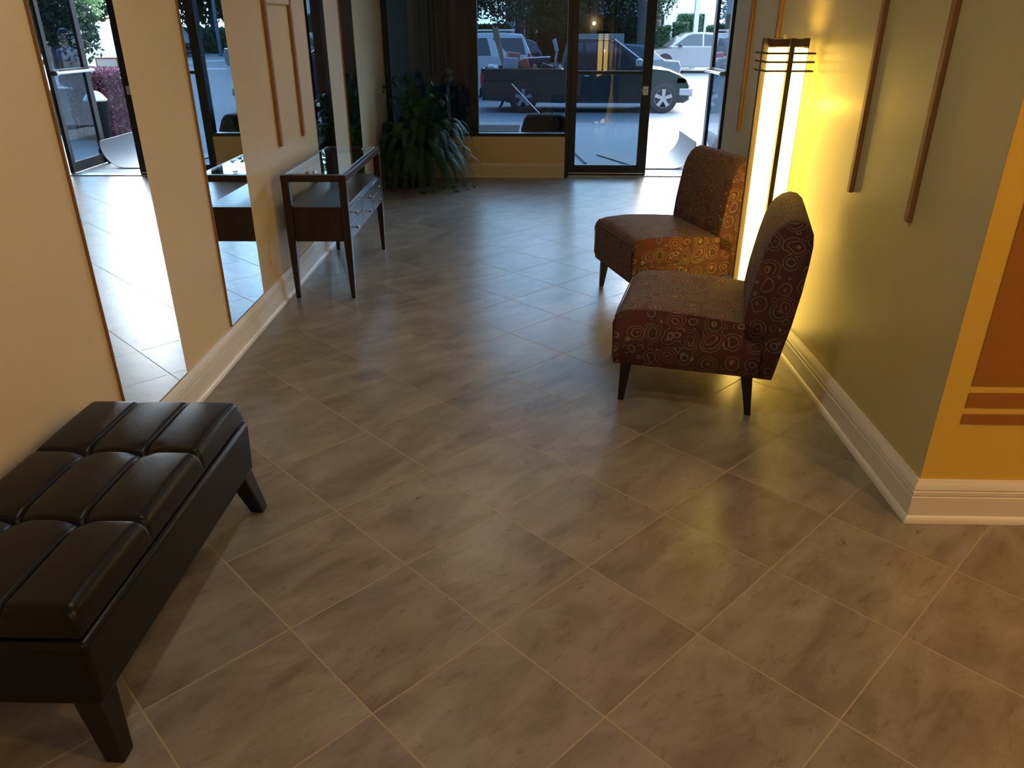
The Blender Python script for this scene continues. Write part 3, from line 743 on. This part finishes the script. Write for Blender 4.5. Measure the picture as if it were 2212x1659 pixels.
# green pickup, side profile in metres from its rear bumper; ground at 0
def pickup():
    G=-.435; X0=-1.29; K=1.073; YT=20.6
    zb=lambda z:z-G
    body=[(0,.36),(0,.98),(4.45-.08,.98+.02),(4.62,.93),(4.86,.82),(4.96,.64),(4.98,.30),(4.82,.24),(4.5,.26),(4.3,.28),(3.8,.24),(1.4,.24),(.6,.26),(.1,.28)]
    # bed is hollow: body built as a low tub + side walls
    t=thing('pickup_truck','dark green pickup truck with a bed full of tools outside the door','truck',(X0,YT,G)); t.scale=(K,K,K)
    Wd=1.85
    low=[(0,.28),(0,.72),(1.90,.72),(1.90,.99),(3.92,1.03),(4.46,.97),(4.74,.86),(4.90,.76),(4.97,.62),(4.985,.30),(4.85,.22),(4.70,.24),(3.80,.22),(1.9,.22),(1.45,.23),(.5,.26)]
    cz=.6; cx=2.4
    bl=lambda y,e:[(cx+(x-cx)*(1-e*.35),y,cz+(z-cz)*(1-e)) for x,z in low]
    MB().loft([bl(0,.06),bl(.05,.015),bl(.16,0),bl(Wd-.16,0),bl(Wd-.05,.015),bl(Wd,.06)]).build('body','green_car',t,ang=45)
    bed=MB().box((.01,.02,.70),(1.92,.09,.99)).box((.01,Wd-.09,.70),(1.92,Wd-.02,.99)).box((0,.03,.45),(.07,Wd-.03,.99)).box((1.86,.06,.70),(1.93,Wd-.06,.99))
    bed.build('bed_walls','green_car',t,bevel=.02)
    cab=[(1.95,.97),(2.02,1.30),(2.10,1.56),(2.22,1.62),(2.95,1.625),(3.10,1.60),(3.55,1.28),(3.92,1.02),(3.9,.97)]
    zt=1.625; z0=.97
    cl=lambda y0,s:[(x,y0+s*.17*((z-z0)/(zt-z0)),z) for x,z in cab]
    MB().loft([cl(.04,1),cl(Wd-.04,-1)]).build('cab','green_car',t,bevel=.03,ang=60)
    roof=MB().box((2.14,.22,1.622),(3.02,Wd-.22,1.636)).build('roof_sky_tone','silver_car',t,bevel=.01); roof['label']='pale sheet with sky light painted onto the roof'  # silver sheet over the green roof, sky light put into its colour
    for side in (0,1):
        s=1 if side==0 else -1; y0=.04 if side==0 else Wd-.04
        for wp in ([(2.12,1.05),(2.16,1.52),(2.40,1.55),(2.40,1.05)],[(2.46,1.05),(2.46,1.55),(2.98,1.55),(3.12,1.50),(3.55,1.17),(3.62,1.05)]):
            f=lambda x,z,o:(x,y0+s*(.17*((z-z0)/(zt-z0))-o),z); n=len(wp)
            MB().poly([f(x,z,.010) for x,z in wp]+[f(x,z,-.01) for x,z in wp],[tuple(range(n)),tuple(range(2*n-1,n-1,-1))]+[(i,(i+1)%n,(i+1)%n+n,i+n) for i in range(n)]).build('side_window','cgl',t,smooth=False)
    MB().poly([(3.13,.24,1.60),(3.13,Wd-.24,1.60),(3.90,Wd-.10,1.045),(3.90,.10,1.045),(3.16,.24,1.62),(3.16,Wd-.24,1.62),(3.93,Wd-.10,1.065),(3.93,.10,1.065)],[(0,1,2,3),(7,6,5,4),(0,4,5,1),(1,5,6,2),(2,6,7,3),(3,7,4,0)]).build('windshield','cgl',t,smooth=False)
    MB().tube([(3.13,.20,1.61),(3.60,.09,1.29),(3.94,.05,1.05)],.022,8).build('windshield_pillar','silver_car',t)
    mm=MB().cbox((3.70,-.07,1.12),(.16,.14,.17)).build('side_mirror','chrome',t,bevel=.03)
    MB().box((4.62,.0,.66),(4.86,.05,.80)).build('headlight','clear_lens',t,bevel=.02)
    MB().box((4.70,-.012,.40),(4.99,.03,.56)).box((4.98,.02,.38),(5.03,Wd-.02,.56)).build('front_bumper','silver_car',t,bevel=.02)
    MB().box((-.10,.04,.38),(-.02,Wd-.04,.54)).build('rear_bumper','chrome',t,bevel=.02)
    MB().box((-.012,.012,.62),(.06,.05,.90)).build('tail_light','red_lens',t,bevel=.01)
    MB().box((2.42,-.004,.60),(3.55,.006,.604)).build('door_seam','black_car',t,smooth=False)
    MB().box((2.44,-.018,.82),(2.56,.0,.85)).build('door_handle','chrome',t,bevel=.004)
    MB().box((2.4,-.006,.235),(4.0,.01,.30)).build('side_skirt','black_car',t)
    MB().tube([(.55,.2,.30),(.45,.15,.12),(.40,.1,.06)],.03).build('exhaust_pipe','black_car',t)
    for wx in (1.01,4.34):
        wheel(t,wx,-.01,.34,.34,1,.25); wheel(t,wx,Wd+.01,.34,.34,-1,.25)
        MB().prism([(wx+.41*math.cos(PI*k/14),.36+.41*math.sin(PI*k/14)) for k in range(15)]+[(wx-.41,.24),(wx+.41,.24)],-.008,.02).build('wheel_arch','tire',t)
    B=Vector((X0,YT,G))
    def ld(mb,name,mat,label,cat,**k):
        o=mb.build(name,mat,**k); o.location=B; o.scale=(K,K,K); return tag(o,label,cat)
    rnd=random.Random(5); mb=MB()
    for i in range(14): mb.tube([(.60+rnd.uniform(-.04,.04),.47+rnd.uniform(-.05,.05),.74),(.33+rnd.uniform(-.06,.06),.47+rnd.uniform(-.05,.05),1.86+rnd.uniform(-.09,.05))],.014,6)
    ld(mb,'stake_bundle','tan_sticks','bundle of pale wooden stakes leaning up out of the truck bed','stakes')
    ld(MB().cbox((.70,.22,.99),(.34,.22,.46),(0,.05,.1)),'grey_board','greybox','pale grey box at the rear of the truck bed','box',bevel=.02)
    ld(MB().cbox((.74,.78,1.12),(.30,.3,.40),(0,.1,.2)),'red_crate','pinkred','faded red crate beside the stakes in the truck bed','crate',bevel=.02)
    ld(MB().cbox((1.05,.21,1.02),(.22,.14,.36),(0,-.30,0)),'orange_container','orange','orange plastic container tilted in the truck bed','container',bevel=.03)
    ld(MB().loft([[(1.06,.45,.98),(1.58,.45,.98),(1.58,.9,.98),(1.06,.9,.98)],[(1.00,.36,1.20),(1.66,.36,1.23),(1.66,1.0,1.23),(1.00,1.0,1.20)]]),'wheelbarrow_tray','bluegrey','blue-grey wheelbarrow tray across the truck bed','wheelbarrow',bevel=.015)
    ld(MB().lathe([(.03,-.05),(.13,-.045),(.15,0),(.13,.045),(.03,.05)],18,(.33,.27,.80)),'spare_wheel','tire','small black wheel at the back of the truck bed','wheel').rotation_euler=(0,0,0)
    mb=MB().tube([(1.80,.22,.76),(1.77,.22,1.20),(1.80,.22,1.36)],.03,8).tube([(1.80,.22,1.36),(1.72,.22,1.62)],.045,8)
    ld(mb,'folded_chair','greybox','pale folded metal frame upright behind the cab','frame')
    ld(MB().cbox((1.55,.17,.93),(.28,.10,.30),(0,.3,0)),'tool_box','black_car','dark tool box leaning near the cab','toolbox',bevel=.02)
    ld(MB().loft([[(1.18,.11,.8),(1.36,.11,.8),(1.36,.3,.8),(1.18,.3,.8)],[(1.24,.16,1.08),(1.31,.16,1.08),(1.31,.24,1.08),(1.24,.24,1.08)]]),'small_sack','tan_sticks','small pale sack in the middle of the truck bed','sack',bevel=.02)
    ld(MB().cbox((.24,1.0,.96),(.24,.35,.10),(0,.3,.2)).cbox((.24,1.2,.93),(.2,.25,.2),(0,.2,.4)),'folded_tarp','whiteplastic','crumpled white tarp at the tailgate of the truck','tarp',bevel=.04)
pickup()
# white SUV facing left (tail to the right)
def suv():
    G=gz(24.5)
    body=[(0,.42),(.02,.86),(-.02,1.02),(.05,1.12),(2.9,1.14),(4.1,1.02),(4.7,.90),(4.85,.60),(4.8,.30),(4.2,.26),(.6,.26),(.1,.32)]
    body=[(-x,z) for x,z in body][::-1]
    cab=[(-.05,1.10),(-.28,1.62),(-.36,1.70),(-.9,1.74),(-2.6,1.72),(-2.85,1.66),(-3.5,1.16),(-3.5,1.10)]
    wins=[[(-.22,1.17),(-.34,1.60),(-1.20,1.60),(-.70,1.17)],[(-1.22,1.14),(-1.34,1.60),(-2.10,1.60),(-2.10,1.14)],[(-2.18,1.14),(-2.18,1.60),(-2.75,1.58),(-3.25,1.16)]]
    def ex(t):
        MB().prism([(-.01,.80),(-.03,.98),(-.10,1.20),(-.17,1.20),(-.12,.98),(-.12,.78)],-.012,.04).build('tail_light','red_lens',t)
        MB().tube([(-.55,.22,1.80),(-2.3,.22,1.80)],.02,8).tube([(-.6,.22,1.72),(-.6,.22,1.80)],.015,6).tube([(-2.2,.22,1.72),(-2.2,.22,1.80)],.015,6).build('roof_rail','chrome',t)
        MB().lathe([(.05,0),(.05,.05),(.01,.09)],12,(-1.75,.9,1.74)).build('roof_antenna','white_car',t)
    t=vehicle('suv','white sport utility vehicle parked behind the green pickup','car',(.06,25.2,gz(25.2)),0,body,cab,wins,(-.95,-3.85),.36,1.9,'white_car',ex,.14)
    t.scale=(1.07,1.07,1.07)
    return t
suv()
sed_body=[(0,.38),(-.03,.70),(.05,.88),(.9,.93),(3.2,.92),(4.1,.80),(4.5,.66),(4.58,.42),(4.5,.24),(.5,.22),(.08,.26)]
sed_cab=[(.55,.90),(.95,1.18),(1.35,1.38),(1.7,1.42),(2.4,1.43),(2.7,1.38),(3.10,1.17),(3.5,.90)]
sed_win=[[(1.02,.96),(1.18,1.17),(1.42,1.32),(1.95,1.37),(1.95,.96)],[(2.02,.96),(2.02,1.37),(2.45,1.37),(2.66,1.32),(3.25,.97)]]
flip=lambda P:[(-x,z) for x,z in P][::-1]
def lamps(front,d):
    def ex(t):
        MB().box(*( ((4.30*d-.12,-.01,.56),(4.30*d+.12,.10,.68)) )).build('headlight','clear_lens',t,bevel=.02)
        MB().cbox((3.0*d,-.08,.98),(.16,.12,.11)).build('side_mirror','black_car',t,bevel=.03)
    return ex
vehicle('sedan','silver sedan seen through the open doorway','car',(9.2,35.2,gz(35.2)),0,flip(sed_body),flip(sed_cab),[flip(w) for w in sed_win],(-.85,-3.62),.33,1.8,'silver_car',lamps(1,-1),.16).scale = (.97,1.1,1.13)
vehicle('sedan','blue-grey sedan partly hidden behind the pickup bed and door post','car',(5.2,28.6,gz(28.6)),0,flip(sed_body),flip(sed_cab),[flip(w) for w in sed_win],(-.85,-3.62),.33,1.8,'grey_car',lamps(1,-1),.16)
vehicle('hatchback','dark hatchback peeking out behind the white vehicle','car',(.42,30.4,gz(30)),0,[(-x,z*1.05) for x,z in [(0,.38),(0,.8),(.05,1.0),(3.2,1.0),(4.0,.85),(4.2,.42),(4.1,.24),(.1,.24)]][::-1],
        [(-.03,1.03),(-.30,1.42),(-.5,1.50),(-2.3,1.50),(-3.0,1.03)],[[(-.18,1.10),(-.40,1.42),(-1.2,1.42),(-1.2,1.10)]],(-.8,-3.4),.33,1.75,'black_car',None,.14)
# street traffic seen in the mirrors
vehicle('delivery_van','white van on the far street, seen in the second mirror','van',(22.0,51,0),0,flip([(0,.35),(0,1.9),(4.2,1.9),(4.6,1.3),(5.2,1.1),(5.3,.4),(5.1,.25),(.1,.25)]),None,[],(-.9,-4.3),.36,1.9,'white_car')
vehicle('sedan','black sedan on the far street beside the white van','car',(20.5,48.3,0),0,flip(sed_body),flip(sed_cab),[],(-.85,-3.62),.33,1.8,'black_car')
vehicle('sedan','dark sedan on the far street in the first mirror','car',(27.6,50,0),0,flip(sed_body),flip(sed_cab),[flip(w) for w in sed_win],(-.85,-3.62),.33,1.8,'black_car')
vehicle('sedan','pale sedan ahead of the dark one in the first mirror','car',(22.2,46,0),0,flip(sed_body),flip(sed_cab),[flip(w) for w in sed_win],(-.85,-3.62),.33,1.8,'white_car')

# stone pillars, hedge, sign, bin, person at the right of the doorway (seen in the first mirror)
def pillar(x,y,h,mat,capmat,label):
    t=thing('stone_pillar',label,'pillar',(x,y,gz(y)))
    MB().taper((0,0,0),(.26,.26),(0,0,h-.08),(.26,.26)).build('shaft',mat,t,bevel=.012)
    MB().taper((0,0,h-.08),(.32,.32),(0,0,h-.02),(.36,.36)).build('cap',capmat,t,bevel=.02)
    return t
pillar(3.90,12.55,.74,'stone','stone','cream stone pillar with a flat cap by the sidewalk')
pillar(4.24,12.75,.70,'brown_stone','brown_stone','dark brown stone pillar beside the cream one')
def leafcloud(name,mat,parent,pts_fn,n,size,seed=1):
    rnd=random.Random(seed); vs=[];fs=[]
    for i in range(n):
        p=Vector(pts_fn(rnd)); a=Vector((rnd.gauss(0,1),rnd.gauss(0,1),rnd.gauss(0,1))).normalized(); b=a.orthogonal().normalized(); b.rotate(Matrix.Rotation(rnd.uniform(0,6.28),3,a))
        c=a.cross(b); s=size*rnd.uniform(.6,1.4); k=len(vs)
        vs+=[p-b*s,p-c*s*.5,p+b*s,p+c*s*.5]; fs.append((k,k+1,k+2,k+3))
    return MB().poly(vs,fs).build(name,mat,parent,smooth=False)
def hedge(label,cx,cy,dx,dy,h,mat,n,size,seed,group=None,core='tree_d'):
    if mat == 'purple': core = 'soil'
    t=thing('hedge' if mat!='hedge' else 'clipped_hedge',label,'hedge',(cx,cy,gz(cy)),0,group)
    MB().taper((0,0,0),(dx*.86,dy*.86),(0,0,h*.93),(dx*.82,dy*.82)).build('branches',core,t,bevel=.05)
    def f(r):
        k=r.random(); x=r.uniform(-dx/2,dx/2); y=r.uniform(-dy/2,dy/2); z=r.uniform(0.02,h)
        if k<.3: z=h*r.uniform(.93,1.04)
        elif k<.75: y=-dy/2*r.uniform(.88,1.03)
        elif k<.87: x=dx/2*r.uniform(.9,1.03)
        else: x=-dx/2*r.uniform(.9,1.03)
        return (x,y,max(z,.02))
    leafcloud('foliage',mat,t,f,n,size,seed); return t
hedge('purple-red leafy hedge beside the sidewalk, seen in the first mirror',3.36,12.45,.62,.75,.97,'purple',4800,.022,2)
sg=thing('sign_board','white board in a thin brown frame above the purple hedge','sign',(3.42,13.0,gz(13.0)))
MB().box((-.16,-.01,.70),(.16,.01,1.12)).build('board','whiteplastic',sg,bevel=.003)
MB().box((-.175,-.014,.68),(-.16,.014,1.14)).box((.16,-.014,.68),(.175,.014,1.14)).box((-.16,-.014,1.12),(.16,.014,1.14)).build('frame','slat',sg)
MB().box((-.16,-.012,0),(-.14,.012,.68)).box((.14,-.012,0),(.16,.012,.68)).build('stake','slat',sg)
bn=thing('waste_bin','dark tapered bin topped with a crumpled white bag by the hedge','bin',(3.0,11.55,gz(11.55)))
MB().lathe([(.08,0),(.10,.02),(.145,.40),(.165,.56),(.17,.60),(.14,.60),(.12,.5)],20).build('bin_body','black',bn)
rb=random.Random(4); MB().lathe([(.14,.585),(.16,.62),(.13,.66),(.10,.70),(.06,.73),(.03,.74)],14).build('bin_bag','whiteplastic',bn)

def person():
    x,y=5.75,16.25; G=gz(y)
    t=thing('person','person in dark jeans walking on the sidewalk, seen through door glass','person',(x,y,G),math.radians(200))
    def skinned(name,joints,edges,mat,parent):
        me=bpy.data.meshes.new(name); me.from_pydata([j[0] for j in joints],edges,[]); o=bpy.data.objects.new(name,me); S.collection.objects.link(o); o.parent=parent
        md=o.modifiers.new('skin','SKIN'); 
        for i,j in enumerate(joints):
            sv=me.skin_vertices[0].data[i]; sv.radius=(j[1],j[1] if len(j)<3 else j[2]); sv.use_root=(i==0)
        o.modifiers.new('sub','SUBSURF').levels=1; me.materials.append(M[mat]); return o
    J=[((0,0,.92),.13,.10),((0,0,1.10),.12,.09),((0,0,1.30),.16,.10),((0,0,1.44),.07),((0,.01,1.52),.055),
       ((-.10,0,.86),.095),((-.11,.06,.48),.062),((-.11,.02,.10),.045),((-.11,.14,.03),.032),
       ((.10,0,.86),.095),((.11,-.10,.50),.062),((.11,-.26,.14),.045),((.11,-.16,.05),.032),
       ((-.20,0,1.36),.055),((-.25,-.03,1.10),.042),((-.26,.08,.86),.032),((-.26,.10,.79),.030),
       ((.20,0,1.36),.055),((.25,.03,1.10),.042),((.26,-.02,.86),.032),((.26,-.02,.79),.030),
       ((0,.02,1.60),.085,.095),((0,.02,1.68),.075,.085)]
    E=[(0,1),(1,2),(2,3),(3,4),(4,21),(21,22),(0,5),(5,6),(6,7),(7,8),(0,9),(9,10),(10,11),(11,12),(2,13),(13,14),(14,15),(15,16),(2,17),(17,18),(18,19),(19,20)]
    skinned('body',J,E,'skin',t)
    skinned('trousers',[((0,0,.95),.15,.115),((-.10,0,.86),.105),((-.11,.06,.48),.075),((-.11,.02,.10),.06),((.10,0,.86),.105),((.11,-.10,.50),.075),((.11,-.26,.14),.06)],[(0,1),(1,2),(2,3),(0,4),(4,5),(5,6)],'denim',t)
    skinned('shirt',[((0,0,1.10),.145,.11),((0,0,1.30),.175,.12),((0,0,1.42),.09),((-.20,0,1.36),.075),((-.235,-.02,1.18),.06),((.20,0,1.36),.075),((.235,.02,1.18),.06)],[(0,1),(1,2),(1,3),(3,4),(1,5),(5,6)],'shirt',t)
    MB().lathe([(.06,1.58),(.098,1.64),(.10,1.70),(.07,1.765),(.01,1.785)],14,(0,-.012,0)).build('hair','hair',t)
person()

# trees, hedges, building --------------------------------------------------
def treecrown(seed,n,size,R,mat,low=0):
    rnd=random.Random(seed); cl=[]
    for i in range(22):
        a=rnd.uniform(0,2*PI); r=R*math.sqrt(rnd.random())*.8; z=rnd.uniform(-.55,.75)*R*.8
        cl.append((r*math.cos(a),r*math.sin(a),z,R*rnd.uniform(.22,.4)))
    def f(r):
        c=r.choice(cl); v=Vector((r.gauss(0,1),r.gauss(0,1),r.gauss(0,1))).normalized()*c[3]*r.uniform(.7,1.05)
        z=c[2]+v.z
        if r.random()<.25: z-=r.uniform(0,.5)*R*.4
        return (c[0]+v.x,c[1]+v.y,z)
    return leafcloud('crown',mat,None,f,n,size,seed)
def tree(label,x,y,h,R,mat,seed,n=2600,size=.075,trunk=.16,lean=0,group='street trees outside',cz=None):
    t=thing('street_tree',label,'tree',(x,y,gz(y)),0,group)
    MB().tube([(0,0,0),(lean*.3,0,h*.3),(lean,0,h*.75)],[trunk*1.2,trunk,trunk*.7],10).build('trunk','bark',t)
    c=treecrown(seed,n,size,R,mat); c.parent=t; c.location=(lean,0,cz if cz else h); return t
tree('dark tree overhanging the white vehicle on the left',-3.4,33,5.0,3.2,'tree_d',11,16000,.075,cz=4.2)
tree('bushy tree behind the pickup bed',-.5,37,4.6,2.7,'tree',12,15000,.07,cz=3.6)
tree('broad dark tree behind the closed door glass',2.9,39.5,5.4,3.6,'tree_d',13,18000,.08,cz=3.9)
tree('tree with a bare grey trunk right of the closed door',4.35,32.5,6.5,2.6,'tree_l',14,14000,.065,.17,-.3,cz=4.7)
tree('light green tree hanging over the clipped hedges',6.0,40,5.6,2.3,'tree_l',15,12000,.07,cz=4.6)
tree('far dark tree at left edge of the window',-8.5,42,6.0,4.2,'tree_d',16,12000,.1,cz=4.4)
tree('first of two dark trees far to the left of the window',-13.5,38,5.5,4.2,'tree_d',19,12000,.1,cz=3.6)
tree('second dark tree farther left beyond the window',-20,44,6,4.6,'tree_d',20,12000,.1,cz=3.8)
tree('thick-trunked dark tree in the first mirror',8.45,21.5,5.2,1.9,'tree_d',17,14000,.08,.17,1.55,cz=2.75)
tree('light green tree in the open part of the first mirror',13.4,30,5.2,1.8,'tree_l',18,12000,.07,cz=3.2)
far=[(8,62),(14,67),(18.5,61),(24,67),(29,61),(37,65),(46,64),(57,64)]
ord_=['first','second','third','fourth','fifth','sixth','seventh','eighth','ninth']
base_t=None
for i,(x,y) in enumerate(far):
    if base_t is None:
        base_t=tree('%s tree from the left in the far tree row across the street'%ord_[i],x,y,6.5,4.6,'tree',21,16000,.20,.22,group='far tree row',cz=5.0)
    else:
        c=copy_tree(base_t); c.location=(x,y,0); c.rotation_euler=(0,0,i*1.3); c['label']='%s tree from the left in the far tree row across the street'%ord_[i]
hedge('long low green hedge below the far tree row',34,56.6,62,1.6,1.5,'hedge',16000,.16,31,None)
hedge('clipped box hedge left of the pair beyond the silver sedan',6.15,39.6,.80,.8,1.72,'hedge',2600,.05,32,'clipped hedges across the street')
hedge('clipped box hedge right of the pair beyond the silver sedan',7.05,39.8,.66,.8,1.85,'hedge',2400,.05,33,'clipped hedges across the street')
hedge('tall clipped hedge beside the white post',7.95,42.5,1.1,1.0,2.15,'hedge',3000,.06,34,'clipped hedges across the street')
hedge('low dark hedge right of the white post',9.7,42.5,1.6,.8,1.66,'hedge',2600,.06,35,'clipped hedges across the street')
for i,(x,y,w,hh) in enumerate(((-3.6,37,5.0,1.5),(2.6,43,5.5,1.7))):
    hedge(['dense dark shrubbery behind the white vehicle','dense dark shrubbery behind the pickup cab'][i],x,y,w,1.4,hh+.3,'tree',7000,.10,41+i,'shrubbery behind the cars')
ps=MB().taper((0,0,0),(.22,.22),(0,0,3.2),(.20,.20)).build('white_post','white_car',bevel=.01); ps.location=(7.45,38.2,-.17); tag(ps,'square white post standing behind the silver sedan','post')
up=thing('utility_pole','slim grey street pole in the second mirror','pole',(14.45,50,0)); MB().tube([(0,0,0),(-.02,0,7)],[.11,.08],10).build('pole_shaft','bluegrey',up)
bw=MB().box((1.85,35.6,-.25),(3.95,36.0,1.34)).build('low_wall','facade',bevel=.02); tag(bw,'pale low wall behind the pickup cab','wall')
def building(label,x0,x1,y,h,mat,seed,nwin):
    t=thing('apartment_building',label,'building',((x0+x1)/2,y,0)); w=(x1-x0)/2
    MB().box((-w,0,0),(w,6,h)).build('wall',mat,t,smooth=False)
    MB().box((-w-.3,-.3,h),(w+.3,6.3,h+.25)).build('roof','pier',t,smooth=False)
    for fl in range(2):
        for k in range(nwin):
            cx=-w+(k+.5)*2*w/nwin; z0=1.0+fl*2.9
            f=MB().box((cx-.6,-.05,z0),(cx+.6,.02,z0+1.35)).build('window','white_car',t,smooth=False)
            MB().box((cx-.52,-.06,z0+.08),(cx-.03,-.051,z0+1.27)).box((cx+.03,-.06,z0+.08),(cx+.52,-.051,z0+1.27)).build('window_pane','cgl',f,smooth=False)
    return t
building('pale stucco apartment building behind the pickup',-1.5,5.0,47,6.2,'facade',1,3)
building('cream building behind the clipped hedges at right',5.8,12.6,47.5,6.2,'pale',2,3)
# fence of vertical boards behind the light tree
fn=thing('board_fence','pale vertical board fence across the street in the first mirror','fence',(16.8,40,0))
mb=MB()
for k in range(34): mb.box((-3.4+k*.2,0,0),(-3.4+k*.2+.17,.04,1.8))
mb.build('boards','pale',fn,smooth=False); MB().box((-3.4,.04,.4),(3.4,.10,.5)).box((-3.4,.04,1.4),(3.4,.10,1.5)).build('rail','facade',fn,smooth=False)
